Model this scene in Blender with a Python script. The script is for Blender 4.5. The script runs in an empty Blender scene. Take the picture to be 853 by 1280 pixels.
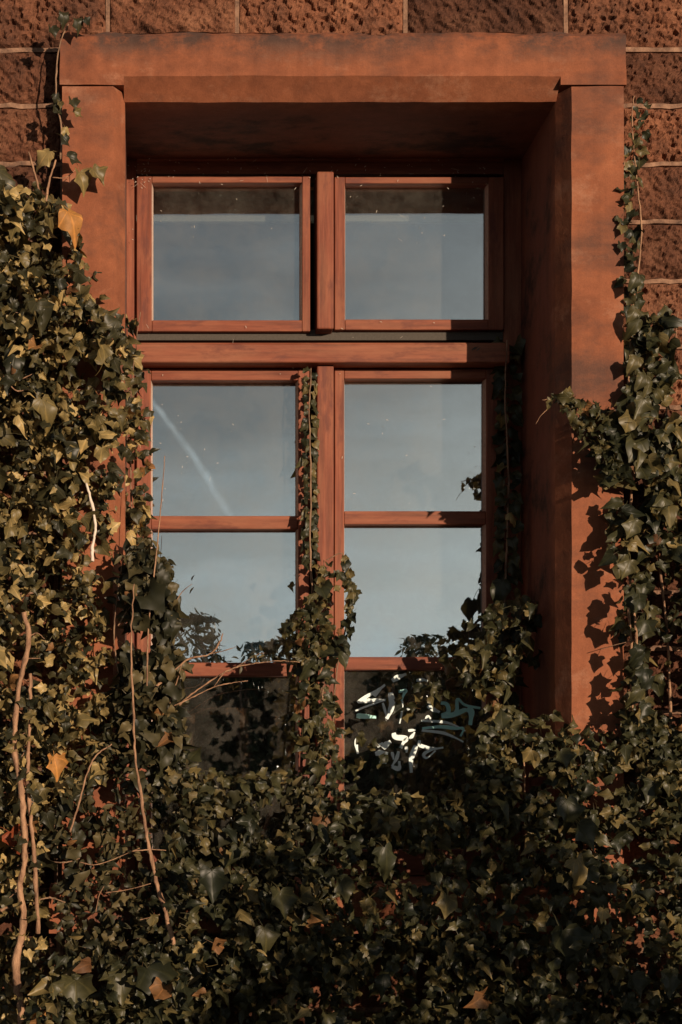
import bpy, bmesh, math, random
import numpy as np
from mathutils import Vector, Matrix, noise
R = math.radians
random.seed(7); rng = np.random.default_rng(7)
sc = bpy.context.scene
C = sc.collection

# ------------------------------------------------------------------ camera
F = 2050.0; D = 4.1; X0 = -0.506; EYE = 1.6; VX = 182.0; HY = 995.0
cam = bpy.data.cameras.new('camera'); camo = bpy.data.objects.new('camera', cam); C.objects.link(camo)
camo.location = (X0, -D, EYE); camo.rotation_euler = (R(90), 0, 0)
cam.sensor_width = 36; cam.sensor_fit = 'AUTO'; cam.lens = 36 * F / 1280
cam.shift_x = (426.5 - VX) / 1280; cam.shift_y = (HY - 640) / 1280
cam.clip_start = 0.05; cam.clip_end = 2000
sc.camera = camo
def X(px, Y=0.0): return X0 + (px - VX) / F * (Y + D)
def Z(py, Y=0.0): return EYE + (HY - py) / F * (Y + D)
def W(px, py, Y=0.0): return Vector((X(px, Y), Y, Z(py, Y)))

# ------------------------------------------------------------------ light
SAZ, SEL = 28.5, 7.0        # sun to the right of the wall's normal, low
S = Vector((math.sin(R(SAZ)) * math.cos(R(SEL)), -math.cos(R(SAZ)) * math.cos(R(SEL)), math.sin(R(SEL))))
sun = bpy.data.lights.new('sun', 'SUN'); suno = bpy.data.objects.new('sun', sun); C.objects.link(suno)
sun.energy = 5.0; sun.angle = R(0.5); sun.color = (1.0, 0.77, 0.55)
suno.rotation_euler = S.to_track_quat('Z', 'Y').to_euler()
world = bpy.data.worlds.new('World'); sc.world = world; world.use_nodes = True
SKY_STRENGTH = 0.055
sc.view_settings.view_transform = 'Standard'; sc.view_settings.look = 'None'
sc.view_settings.exposure = 0.0; sc.view_settings.gamma = 1.0
sc.view_settings.use_curve_mapping = False
sc.cycles.max_bounces = 8; sc.cycles.transparent_max_bounces = 16

def build_world():
    nt = world.node_tree; N = nt.nodes; L = nt.links; N.clear()
    out = N.new('ShaderNodeOutputWorld'); bg = N.new('ShaderNodeBackground'); bg.inputs[1].default_value = SKY_STRENGTH
    sky = N.new('ShaderNodeTexSky'); sky.sky_type = 'NISHITA'; sky.sun_disc = False
    sky.sun_elevation = R(SEL)
    sky.sun_rotation = math.atan2(S.x, S.y)
    sky.air_density = 1.0; sky.dust_density = 1.6; sky.ozone_density = 2.0; sky.altitude = 100
    L.new(bg.outputs[0], out.inputs[0])
    tc = N.new('ShaderNodeTexCoord'); sep = N.new('ShaderNodeSeparateXYZ'); L.new(tc.outputs['Generated'], sep.inputs[0])
    def m(op, a, b=None, c=None):
        n = N.new('ShaderNodeMath'); n.operation = op
        for i, v in enumerate((a, b, c)):
            if v is None: continue
            if isinstance(v, (int, float)): n.inputs[i].default_value = v
            else: L.new(v, n.inputs[i])
        return n.outputs[0]
    # slopes of the direction seen in front of the wall: a = x/-y, e = z/-y
    ny = m('MAXIMUM', m('MULTIPLY', sep.outputs['Y'], -1.0), 0.02)
    a = m('DIVIDE', sep.outputs['X'], ny); e = m('DIVIDE', sep.outputs['Z'], ny)
    # thin high cloud, streaked
    comb = N.new('ShaderNodeCombineXYZ'); L.new(a, comb.inputs[0]); L.new(e, comb.inputs[1])
    mp = N.new('ShaderNodeMapping'); mp.inputs['Scale'].default_value = (7, 30, 1); mp.inputs['Rotation'].default_value = (0, 0, 0.25)
    L.new(comb.outputs[0], mp.inputs[0])
    nz = N.new('ShaderNodeTexNoise'); nz.inputs['Scale'].default_value = 1.0; nz.inputs['Detail'].default_value = 6; L.new(mp.outputs[0], nz.inputs['Vector'])
    nz2 = N.new('ShaderNodeTexNoise'); nz2.inputs['Scale'].default_value = 60.0; nz2.inputs['Detail'].default_value = 3; L.new(comb.outputs[0], nz2.inputs['Vector'])
    cr = N.new('ShaderNodeMapRange'); cr.inputs[1].default_value = 0.42; cr.inputs[2].default_value = 0.72; cr.inputs[4].default_value = 0.6
    L.new(nz.outputs[0], cr.inputs[0])
    # vapour trail: a(e) line with a kink
    off = m('MULTIPLY', m('SUBTRACT', nz2.outputs[0], 0.5), 0.006)
    ctr = m('ADD', m('ADD', 0.0527, m('MULTIPLY', m('SUBTRACT', e, 0.173), -0.688)), off)
    bend = m('MULTIPLY', m('POWER', m('ABSOLUTE', m('SUBTRACT', e, 0.205)), 2.0), 0.0)
    dist = m('ABSOLUTE', m('SUBTRACT', a, m('ADD', ctr, bend)))
    tr = N.new('ShaderNodeMapRange'); tr.inputs[1].default_value = 0.0005; tr.inputs[2].default_value = 0.0034; tr.inputs[3].default_value = 0.62; tr.inputs[4].default_value = 0.0
    L.new(dist, tr.inputs[0])
    mask = m('MULTIPLY', m('MULTIPLY', m('MULTIPLY', tr.outputs[0], m('MINIMUM', m('MAXIMUM', m('MULTIPLY', m('SUBTRACT', nz2.outputs[0], 0.25), 2.6), 0.2), 1.0)), m('GREATER_THAN', m('MULTIPLY', sep.outputs['Y'], -1.0), 0.1)), m('MINIMUM', m('MAXIMUM', m('MULTIPLY', m('SUBTRACT', e, 0.155), 40.0), 0.0), 1.0))
    hz = N.new('ShaderNodeMapRange'); hz.inputs[1].default_value = 0.0; hz.inputs[2].default_value = 0.22; hz.inputs[3].default_value = 1.05; hz.inputs[4].default_value = 0.0
    L.new(m('MAXIMUM', sep.outputs['Z'], 0.0), hz.inputs[0])
    fac = m('MINIMUM', m('ADD', m('ADD', m('MULTIPLY', cr.outputs[0], m('MAXIMUM', m('SUBTRACT', 1.0, m('MULTIPLY', sep.outputs['Z'], 2.6)), 0.0)), mask), hz.outputs[0]), 0.9)
    hs = N.new('ShaderNodeHueSaturation'); hs.inputs['Saturation'].default_value = 0.45; L.new(sky.outputs[0], hs.inputs['Color'])
    mix = N.new('ShaderNodeMix'); mix.data_type = 'RGBA'
    mix.inputs[7].default_value = (12.5, 13.4, 13.3, 1)
    L.new(fac, mix.inputs[0]); L.new(hs.outputs[0], mix.inputs[6]); L.new(mix.outputs[2], bg.inputs[0])
build_world()

# ------------------------------------------------------------------ helpers
def link(o, parent=None):
    C.objects.link(o)
    if parent: o.parent = parent
    return o
def empty(name, loc, label=None, cat=None, group=None):
    o = bpy.data.objects.new(name, None); C.objects.link(o); o.location = loc
    o.empty_display_size = 0.1
    tag(o, label, cat, group); return o
def tag(o, label=None, cat=None, group=None, kind=None):
    if label: o['label'] = label
    if cat: o['category'] = cat
    if group: o['group'] = group
    if kind: o['kind'] = kind
    return o
def obj(name, bm, mat, parent=None, smooth=False, base=None):
    """bm is in world space; the object sits in its parent's frame"""
    if parent is not None and base is None:
        base = Vector((0, 0, 0)); p = parent
        while p: base += Vector(p.location); p = p.parent
    if base is not None:
        bmesh.ops.translate(bm, verts=bm.verts, vec=-base)
    me = bpy.data.meshes.new(name); bm.to_mesh(me); bm.free()
    me.materials.append(mat)
    if smooth: me.polygons.foreach_set('use_smooth', [True] * len(me.polygons))
    o = bpy.data.objects.new(name, me); link(o, parent)
    return o
def box(bm, x0, x1, y0, y1, z0, z1, bev=0.0):
    v = [bm.verts.new((x, y, z)) for x in (x0, x1) for y in (y0, y1) for z in (z0, z1)]
    fs = [bm.faces.new([v[i] for i in q]) for q in ((0, 1, 3, 2), (4, 6, 7, 5), (0, 4, 5, 1), (2, 3, 7, 6), (0, 2, 6, 4), (1, 5, 7, 3))]
    if bev:
        es = list({e for f in fs for e in f.edges})
        bmesh.ops.bevel(bm, geom=es, offset=bev, segments=2, affect='EDGES', profile=0.5)
def prism(bm, pts, axis, a, b):
    """pts in the two other axes; extruded from a to b"""
    def mk(p, t):
        return {'x': (t, p[0], p[1]), 'z': (p[0], p[1], t), 'y': (p[0], t, p[1])}[axis]
    A = [bm.verts.new(mk(p, a)) for p in pts]; B = [bm.verts.new(mk(p, b)) for p in pts]
    n = len(pts)
    bm.faces.new(A); bm.faces.new(B[::-1])
    for i in range(n):
        bm.faces.new([A[i], B[i], B[(i + 1) % n], A[(i + 1) % n]])
    bmesh.ops.recalc_face_normals(bm, faces=bm.faces)
def refine(bm, step):
    """cut every long edge so that the faces are about step in size"""
    for axis in range(3):
        lo = min(v.co[axis] for v in bm.verts); hi = max(v.co[axis] for v in bm.verts)
        n = int((hi - lo) / step)
        for k in range(1, n):
            co = [0, 0, 0]; no = [0, 0, 0]; co[axis] = lo + (hi - lo) * k / n; no[axis] = 1
            bmesh.ops.bisect_plane(bm, geom=bm.verts[:] + bm.edges[:] + bm.faces[:], plane_co=co, plane_no=no)
def weather(bm, amp, scale, seed=0.0):
    for v in bm.verts:
        p = v.co * scale + Vector((seed, seed * 2, seed * 3))
        v.co += Vector((noise.noise(p), noise.noise(p + Vector((9, 0, 0))), noise.noise(p + Vector((0, 17, 0))))) * amp
def tube(bm, pts, radii, seg=7, cap=True):
    pts = [Vector(p) for p in pts]; rings = []
    n = len(pts)
    for i, p in enumerate(pts):
        d = (pts[min(i + 1, n - 1)] - pts[max(i - 1, 0)])
        if d.length < 1e-9: d = Vector((0, 0, 1))
        d.normalize()
        u = d.cross(Vector((0.13, 1, 0.07))).normalized(); w = d.cross(u)
        r = radii[i] if hasattr(radii, '__len__') else radii
        rings.append([bm.verts.new(p + (u * math.cos(t) + w * math.sin(t)) * r) for t in [2 * math.pi * k / seg for k in range(seg)]])
    for a, b in zip(rings, rings[1:]):
        for k in range(seg): bm.faces.new([a[k], a[(k + 1) % seg], b[(k + 1) % seg], b[k]])
    if cap: bm.faces.new(rings[0][::-1]); bm.faces.new(rings[-1])
def smooth_path(pts, sub=6, jit=0.0, seed=0):
    """Catmull-Rom through the points"""
    r = random.Random(seed); out = []
    P = [Vector(p) for p in pts]; P = [P[0] * 2 - P[1]] + P + [P[-1] * 2 - P[-2]]
    for i in range(1, len(P) - 2):
        for k in range(sub):
            t = k / sub
            q = 0.5 * ((2 * P[i]) + (P[i + 1] - P[i - 1]) * t + (2 * P[i - 1] - 5 * P[i] + 4 * P[i + 1] - P[i + 2]) * t * t + (3 * P[i] - P[i - 1] - 3 * P[i + 1] + P[i + 2]) * t ** 3)
            out.append(q + Vector([r.uniform(-jit, jit) for _ in range(3)]))
    out.append(P[-2]); return out

# ------------------------------------------------------------------ materials
def newmat(name):
    m = bpy.data.materials.new(name); m.use_nodes = True
    nt = m.node_tree; b = nt.nodes['Principled BSDF']
    return m, nt.nodes, nt.links, b
def texn(N, L, coord, scale, detail=6, rough=0.6, sc3=(1, 1, 1), typ='Noise'):
    mp = N.new('ShaderNodeMapping'); mp.inputs['Scale'].default_value = sc3; L.new(coord, mp.inputs[0])
    n = N.new('ShaderNodeTexNoise'); n.inputs['Scale'].default_value = scale; n.inputs['Detail'].default_value = detail; n.inputs['Roughness'].default_value = rough
    L.new(mp.outputs[0], n.inputs['Vector']); return n.outputs[0]
def ramp(N, L, fac, stops):
    r = N.new('ShaderNodeValToRGB'); el = r.color_ramp.elements
    el[0].position, el[0].color = stops[0][0], (*stops[0][1], 1); el[1].position, el[1].color = stops[-1][0], (*stops[-1][1], 1)
    for p, c in stops[1:-1]:
        e = el.new(p); e.color = (*c, 1)
    L.new(fac, r.inputs[0]); return r.outputs[0]
def mixc(N, L, fac, a, b, mode='MIX'):
    n = N.new('ShaderNodeMix'); n.data_type = 'RGBA'; n.blend_type = mode
    for i, v in ((0, fac), (6, a), (7, b)):
        if isinstance(v, (int, float)): n.inputs[i].default_value = v
        elif isinstance(v, tuple): n.inputs[i].default_value = (*v, 1)
        else: L.new(v, n.inputs[i])
    return n.outputs[2]
def bump(N, L, b, h, strength, dist, prev=None):
    n = N.new('ShaderNodeBump'); n.inputs['Strength'].default_value = strength; n.inputs['Distance'].default_value = dist
    L.new(h, n.inputs['Height'])
    if prev: L.new(prev, n.inputs['Normal'])
    L.new(n.outputs[0], b.inputs['Normal']); return n.outputs[0]

def mat_stone_smooth():
    m, N, L, b = newmat('dressed_sandstone')
    g = N.new('ShaderNodeNewGeometry'); co = g.outputs['Position']
    n1 = texn(N, L, co, 4.0, 8, 0.7, (1, 1, 1.2)); n2 = texn(N, L, co, 26, 5, 0.6); n3 = texn(N, L, co, 260, 3, 0.7)
    col = ramp(N, L, n1, [(0.25, (0.14, 0.050, 0.028)), (0.45, (0.27, 0.092, 0.045)), (0.6, (0.32, 0.112, 0.054)), (0.8, (0.42, 0.17, 0.088))])
    col = mixc(N, L, 0.35, col, ramp(N, L, n2, [(0.3, (0.45, 0.42, 0.42)), (0.7, (1.1, 1.05, 1.0))]), 'MULTIPLY')
    soot = texn(N, L, co, 3.2, 9, 0.68, (0.8, 1.4, 1.5))
    pale = texn(N, L, co, 7.0, 9, 0.74, (0.9, 1, 1.3))
    col = mixc(N, L, ramp(N, L, pale, [(0.54, (0, 0, 0)), (0.70, (0.6, 0.6, 0.6))]), col, (0.42, 0.21, 0.13))
    col = mixc(N, L, ramp(N, L, soot, [(0.50, (0, 0, 0)), (0.68, (0.85, 0.85, 0.85))]), col, (0.085, 0.045, 0.035))
    sz = N.new('ShaderNodeSeparateXYZ'); L.new(co, sz.inputs[0])
    def band(z0, z1, sock):      # soiling that thins out from z1 down to z0, broken up by the noise
        a = N.new('ShaderNodeMapRange'); a.inputs[1].default_value = z0; a.inputs[2].default_value = z1; L.new(sock, a.inputs[0])
        b2 = N.new('ShaderNodeMath'); b2.operation = 'MULTIPLY'; L.new(a.outputs[0], b2.inputs[0])
        q = N.new('ShaderNodeMapRange'); q.inputs[1].default_value = 0.40; q.inputs[2].default_value = 0.56; L.new(pale, q.inputs[0]); L.new(q.outputs[0], b2.inputs[1]); return b2.outputs[0]
    col = mixc(N, L, band(Z(84), Z(50), sz.outputs['Z']), col, (0.075, 0.042, 0.033))
    # shade of the deep reveal put into the colour, broken by soot patches
    reveal_shade = N.new('ShaderNodeMapRange'); reveal_shade.inputs[1].default_value = 0.055; reveal_shade.inputs[2].default_value = 0.13; reveal_shade.inputs[4].default_value = 0.82; L.new(sz.outputs['Y'], reveal_shade.inputs[0])
    col = mixc(N, L, reveal_shade.outputs[0], col, ramp(N, L, soot, [(0.38, (0.17, 0.06, 0.04)), (0.52, (0.12, 0.046, 0.033)), (0.60, (0.024, 0.016, 0.015))]))
    col = mixc(N, L, 0.5, col, ramp(N, L, n3, [(0.3, (0.7, 0.7, 0.7)), (0.7, (1.1, 1.1, 1.1))]), 'MULTIPLY')
    # streaks that run down
    st = texn(N, L, co, 30, 4, 0.6, (1, 1, 0.04))
    col = mixc(N, L, 0.3, col, ramp(N, L, st, [(0.35, (0.6, 0.55, 0.55)), (0.65, (1.08, 1.08, 1.08))]), 'MULTIPLY')
    L.new(col, b.inputs['Base Color']); b.inputs['Roughness'].default_value = 0.85; b.inputs['Specular IOR Level'].default_value = 0.25
    bp = bump(N, L, b, n2, 0.35, 0.006); bump(N, L, b, n3, 0.35, 0.0012, bp)
    return m
def mat_stone_rough():
    m, N, L, b = newmat('rock_faced_sandstone')
    g = N.new('ShaderNodeNewGeometry'); co = g.outputs['Position']; oi = N.new('ShaderNodeObjectInfo')
    n1 = texn(N, L, co, 9, 7, 0.65); n3 = texn(N, L, co, 120, 6, 0.75)
    vo = N.new('ShaderNodeTexVoronoi'); vo.inputs['Scale'].default_value = 75; L.new(co, vo.inputs['Vector'])
    col = ramp(N, L, n1, [(0.28, (0.085, 0.042, 0.030)), (0.5, (0.18, 0.076, 0.045)), (0.75, (0.31, 0.15, 0.09))])
    col = mixc(N, L, 1.0, col, ramp(N, L, oi.outputs['Random'], [(0.0, (0.5, 0.5, 0.52)), (0.5, (0.8, 0.78, 0.76)), (1.0, (1.35, 1.3, 1.2))]), 'MULTIPLY')
    col = mixc(N, L, 0.75, col, ramp(N, L, n3, [(0.32, (0.35, 0.33, 0.32)), (0.66, (1.25, 1.2, 1.15))]), 'MULTIPLY')
    L.new(col, b.inputs['Base Color']); b.inputs['Roughness'].default_value = 0.9; b.inputs['Specular IOR Level'].default_value = 0.2
    bp = bump(N, L, b, vo.outputs['Distance'], 0.45, 0.006); bump(N, L, b, n3, 0.8, 0.005, bp)
    return m
def mat_mortar():
    m, N, L, b = newmat('mortar')
    g = N.new('ShaderNodeNewGeometry'); n = texn(N, L, g.outputs['Position'], 22, 8, 0.75)
    L.new(ramp(N, L, n, [(0.36, (0.07, 0.040, 0.028)), (0.5, (0.20, 0.11, 0.07)), (0.68, (0.38, 0.22, 0.14))]), b.inputs['Base Color']); b.inputs['Roughness'].default_value = 0.95
    bump(N, L, b, n, 0.6, 0.004); return m
def mat_wood(axis):
    m, N, L, b = newmat('stained_wood_' + axis)
    tc = N.new('ShaderNodeNewGeometry'); co = tc.outputs['Position']
    s = (1, 1, 0.05) if axis == 'upright' else (0.05, 1, 1)
    n1 = texn(N, L, co, 90, 6, 0.65, s); n2 = texn(N, L, co, 7, 6, 0.7, tuple(0.35 if v < 1 else 1 for v in s)); n3 = texn(N, L, co, 300, 3, 0.6, s)
    col = ramp(N, L, n1, [(0.25, (0.085, 0.024, 0.013)), (0.5, (0.20, 0.053, 0.027)), (0.75, (0.30, 0.092, 0.046))])
    col = mixc(N, L, ramp(N, L, n2, [(0.42, (0, 0, 0)), (0.72, (0.55, 0.55, 0.55))]), col, (0.36, 0.17, 0.10))
    worn = texn(N, L, co, 17, 6, 0.7, tuple(0.3 if v < 1 else 1 for v in s))
    col = mixc(N, L, ramp(N, L, worn, [(0.36, (0.8, 0.8, 0.8)), (0.47, (0, 0, 0))]), col, (0.12, 0.036, 0.026))
    L.new(col, b.inputs['Base Color'])
    L.new(ramp(N, L, n2, [(0.3, (0.5, 0.5, 0.5)), (0.7, (0.75, 0.75, 0.75))]), b.inputs['Roughness']); b.inputs['Specular IOR Level'].default_value = 0.25
    bp = bump(N, L, b, n1, 0.35, 0.002); bump(N, L, b, n3, 0.4, 0.0008, bp)
    return m
def mat_glass():
    m, N, L, b = newmat('dusty_window_glass')
    out = N['Material Output']; N.remove(b)
    g = N.new('ShaderNodeNewGeometry'); co = g.outputs['Position']
    gl = N.new('ShaderNodeBsdfGlossy'); gl.inputs['Roughness'].default_value = 0.006; gl.inputs['Color'].default_value = (0.86, 0.95, 1.0, 1)
    tr = N.new('ShaderNodeBsdfTransparent'); tr.inputs[0].default_value = (0.86, 0.88, 0.86, 1)
    df = N.new('ShaderNodeBsdfDiffuse'); df.inputs[0].default_value = (0.42, 0.38, 0.33, 1)
    wv = texn(N, L, co, 2.2, 1, 0.5); bm_ = N.new('ShaderNodeBump'); bm_.inputs['Strength'].default_value = 0.35; bm_.inputs['Distance'].default_value = 0.004
    L.new(wv, bm_.inputs['Height']); L.new(bm_.outputs[0], gl.inputs['Normal'])
    fr = N.new('ShaderNodeLayerWeight'); fr.inputs[0].default_value = 0.35
    mr = N.new('ShaderNodeMapRange'); mr.inputs[3].default_value = 0.42; mr.inputs[4].default_value = 0.95; L.new(fr.outputs['Fresnel'], mr.inputs[0])
    m1 = N.new('ShaderNodeMixShader'); L.new(mr.outputs[0], m1.inputs[0]); L.new(tr.outputs[0], m1.inputs[1]); L.new(gl.outputs[0], m1.inputs[2])
    d1 = texn(N, L, co, 9, 8, 0.75); d2 = texn(N, L, co, 170, 4, 0.8)
    dm = mixc(N, L, ramp(N, L, d2, [(0.66, (0, 0, 0)), (0.74, (1, 1, 1))]), ramp(N, L, d1, [(0.35, (0.005, 0.005, 0.005)), (0.75, (0.10, 0.10, 0.10))]), (0.22, 0.22, 0.22))
    m2 = N.new('ShaderNodeMixShader'); L.new(dm, m2.inputs[0]); L.new(m1.outputs[0], m2.inputs[1]); L.new(df.outputs[0], m2.inputs[2])
    L.new(m2.outputs[0], out.inputs[0]); return m
def mat_plain(name, c, rough=0.7, noise_scale=30, var=0.25, bmp=0.3):
    m, N, L, b = newmat(name)
    g = N.new('ShaderNodeNewGeometry'); n = texn(N, L, g.outputs['Position'], noise_scale, 6, 0.65)
    L.new(ramp(N, L, n, [(0.25, tuple(v * (1 - var) for v in c)), (0.75, tuple(min(1, v * (1 + var)) for v in c))]), b.inputs['Base Color'])
    b.inputs['Roughness'].default_value = rough; bump(N, L, b, n, bmp, 0.003); return m
def mat_bark(name, c1, c2):
    m, N, L, b = newmat(name)
    g = N.new('ShaderNodeNewGeometry'); n = texn(N, L, g.outputs['Position'], 60, 6, 0.7, (1, 1, 0.35)); n2 = texn(N, L, g.outputs['Position'], 240, 4, 0.7)
    L.new(ramp(N, L, n, [(0.3, tuple(v * .35 for v in c1)), (0.42, c1), (0.7, c2)]), b.inputs['Base Color']); b.inputs['Roughness'].default_value = 0.8
    bp = bump(N, L, b, n, 0.8, 0.006); bump(N, L, b, n2, 0.5, 0.002, bp); return m
def mat_leaf(name, stops, rough=0.42, veins=True):
    m, N, L, b = newmat(name); out = N['Material Output']
    oi = N.new('ShaderNodeObjectInfo'); at = N.new('ShaderNodeAttribute'); at.attribute_name = 'rnd'
    def mm(op, a, c=None):
        n = N.new('ShaderNodeMath'); n.operation = op
        for i, v in enumerate((a, c)):
            if v is None: continue
            if isinstance(v, (int, float)): n.inputs[i].default_value = v
            else: L.new(v, n.inputs[i])
        return n.outputs[0]
    rnd = mm('FRACT', mm('ADD', oi.outputs['Random'], at.outputs['Fac']))
    col = ramp(N, L, rnd, stops)
    g = N.new('ShaderNodeNewGeometry'); sp = texn(N, L, g.outputs['Position'], 55, 5, 0.7)
    col = mixc(N, L, 0.6, col, ramp(N, L, sp, [(0.3, (0.55, 0.6, 0.5)), (0.7, (1.25, 1.2, 1.1))]), 'MULTIPLY')
    if veins:
        uv = N.new('ShaderNodeUVMap'); uv.uv_map = 'uv'; se = N.new('ShaderNodeSeparateXYZ'); L.new(uv.outputs[0], se.inputs[0])
        ang = mm('ARCTAN2', mm('ABSOLUTE', mm('SUBTRACT', se.outputs[0], 0.5)), mm('SUBTRACT', se.outputs[1], 0.11))
        pp = mm('PINGPONG', ang, 0.36)
        rr = N.new('ShaderNodeMapRange'); rr.inputs[1].default_value = 0.02; rr.inputs[2].default_value = 0.09; rr.inputs[3].default_value = 0.5; rr.inputs[4].default_value = 0
        L.new(pp, rr.inputs[0])
        col = mixc(N, L, rr.outputs[0], col, mixc(N, L, 1.0, col, (2.1, 1.95, 1.7), 'MULTIPLY'))
        bump(N, L, b, mm('SUBTRACT', 1.0, rr.outputs[0]), 0.5, 0.0015)
    # dry undersides a little paler
    col = mixc(N, L, mm('MULTIPLY', g.outputs['Backfacing'], 0.35), col, (0.12, 0.10, 0.055))
    L.new(col, b.inputs['Base Color']); b.inputs['Roughness'].default_value = rough; b.inputs['Specular IOR Level'].default_value = 0.32
    tl = N.new('ShaderNodeBsdfTranslucent'); L.new(mixc(N, L, 1.0, col, (1.25, 1.0, 0.55), 'MULTIPLY'), tl.inputs[0])
    mx = N.new('ShaderNodeMixShader'); mx.inputs[0].default_value = 0.2
    L.new(b.outputs[0], mx.inputs[1]); L.new(tl.outputs[0], mx.inputs[2]); L.new(mx.outputs[0], out.inputs[0])
    return m
M_SM = mat_stone_smooth(); M_RK = mat_stone_rough(); M_MO = mat_mortar()
M_WU = mat_wood('upright'); M_WL = mat_wood('level'); M_GL = mat_glass()
M_BARK = mat_bark('pale_bark', (0.22, 0.115, 0.065), (0.50, 0.29, 0.165))
M_TWIG = mat_bark('twig_bark', (0.14, 0.075, 0.045), (0.36, 0.22, 0.13))
M_IVY = mat_leaf('ivy_leaf_green', [(0.0, (0.014, 0.017, 0.010)), (0.45, (0.042, 0.043, 0.021)), (0.8, (0.078, 0.068, 0.030)), (1.0, (0.18, 0.135, 0.058))])
M_IVYL = mat_leaf('ivy_leaf_olive', [(0.0, (0.020, 0.021, 0.012)), (0.4, (0.050, 0.045, 0.022)), (0.66, (0.15, 0.115, 0.048)), (1.0, (0.44, 0.32, 0.145))])
M_SHR = mat_leaf('shrub_leaf', [(0.0, (0.016, 0.018, 0.011)), (0.6, (0.048, 0.044, 0.022)), (1.0, (0.15, 0.115, 0.055))], 0.48, False)
M_DRY = mat_leaf('dry_leaf', [(0.0, (0.38, 0.17, 0.05)), (1.0, (0.42, 0.20, 0.06))], 0.6)
M_RED = mat_leaf('red_leaf', [(0.0, (0.22, 0.05, 0.02)), (1.0, (0.26, 0.07, 0.03))], 0.5)
M_FAR = mat_leaf('far_foliage', [(0.0, (0.03, 0.045, 0.018)), (1.0, (0.07, 0.085, 0.03))], 0.6, False)
M_PAINT = mat_plain('mint_white_spray_paint', (0.80, 0.93, 0.92), 0.45, 60, 0.06, 0.1)
M_PAINT_SHADE = mat_plain('shade_tinted_spray_paint', (0.50, 0.97, 0.90), 0.45, 60, 0.06, 0.1)  # teal stands in for the white paint where it lies in shade
M_DARK = mat_plain('dim_room_plaster', (0.10, 0.085, 0.07), 0.9, 4, 0.3)
M_BLIND = mat_plain('blind_fabric', (0.07, 0.06, 0.05), 0.9, 200, 0.3)
M_RAIL = mat_plain('cream_painted_rail', (0.82, 0.77, 0.68), 0.5, 40, 0.1, 0.1)
M_OAK = mat_plain('brown_furniture_wood', (0.42, 0.20, 0.10), 0.5, 60, 0.3)
M_SOIL = mat_plain('garden_soil_and_grass', (0.07, 0.065, 0.035), 0.95, 6, 0.5)
M_WEB = mat_plain('cobweb_fluff', (0.7, 0.62, 0.52), 0.9, 60, 0.1, 0.0)

# ------------------------------------------------------------------ ground
bm = bmesh.new()
v = [bm.verts.new(p) for p in ((-400, -400, 0), (400, -400, 0), (400, 400, 0), (-400, 400, 0))]; bm.faces.new(v)
tag(obj('ground', bm, M_SOIL), kind='structure')

# ------------------------------------------------------------------ the rock-faced wall
WY = 0.085           # mean face of the blocks; the dressed surround stands proud of it at y = 0
JL0, JL1 = X(78), X(156.5, 0.05)      # left jamb: outer edge, opening edge
JR1, JR0 = X(694, 0.05), X(780)     # right jamb: opening edge, outer edge
LT, LJ, LS = Z(37), Z(108), Z(118)   # lintel top, bed joint on the jambs, soffit
SILL = Z(1105)
wall = empty('sandstone_wall', (0, 0.3, 0), 'red brown rock faced sandstone block wall around the window, joints pale', 'wall')
joints = [LT + 0.52, LT + 0.36, LT + 0.17, Z(62, WY), Z(132, WY), Z(205, WY), Z(277, WY), Z(351, WY), Z(434, WY), Z(509, WY), Z(590, WY), Z(668, WY), Z(740, WY), Z(811, WY), Z(890, WY)]
while joints[-1] > 0.16: joints.append(joints[-1] - 0.152)
joints.append(0.0)
MW = 0.007
def block(x0, x1, z0, z1, seed, fine):
    bm = bmesh.new()
    w = x1 - x0; h = z1 - z0
    nx = max(3, int(w / (0.0042 if fine else 0.06))); nz = max(3, int(h / (0.0042 if fine else 0.04)))
    grid = []
    for j in range(nz + 1):
        row = []
        for i in range(nx + 1):
            u, t = i / nx, j / nz; x = x0 + w * u; z = z0 + h * t
            ed = min(u * w, (1 - u) * w, t * h, (1 - t) * h)
            pil = 0.016 * min(1.0, (ed / 0.022)) ** 0.55
            p = Vector((x, seed * 3.1, z))
            d = pil - 0.010
            if fine:
                n0 = noise.fractal(p * 9, 1.0, 2.0, 3) + 0.9 * (0.4 - abs(noise.noise(p * 14 + Vector((z * 9, 0, 0))))); rq = 0.5 + (math.sin(seed * 77) * .5 + .5); n1 = noise.fractal(p * 42 + Vector((z * 22, 0, x * 12)), 0.9, 2.0, 4)
                pit = max(0.0, noise.noise(p * 95 + Vector((z * 30, 0, 0))) - 0.12)
                k = min(1, ed / 0.008)
                d += n0 * 0.0075 * k + (n1 * 0.0085 * (1.5 - rq * .5) - pit * 0.020 * rq) * k
                x += noise.noise(p * 60) * 0.002; z += noise.noise(p * 55 + Vector((5, 5, 5))) * 0.0025
            row.append(bm.verts.new((x, WY - d, z)))
        grid.append(row)
    for j in range(nz):
        for i in range(nx):
            bm.faces.new([grid[j][i], grid[j][i + 1], grid[j + 1][i + 1], grid[j + 1][i]])
    # sides back into the wall
    rim = grid[0] + [r[-1] for r in grid[1:]] + grid[-1][-2::-1] + [r[0] for r in grid[-2:0:-1]]
    back = [bm.verts.new((v.co.x, WY + 0.12, v.co.z)) for v in rim]
    n = len(rim)
    for i in range(n): bm.faces.new([rim[(i + 1) % n], rim[i], back[i], back[(i + 1) % n]])
    bm.faces.new(back)
    return bm
rb = random.Random(3)
top_v = [X(135, WY), X(297, WY), X(507, WY), X(708, WY)]
mort = bmesh.new()
sid = 0
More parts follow.
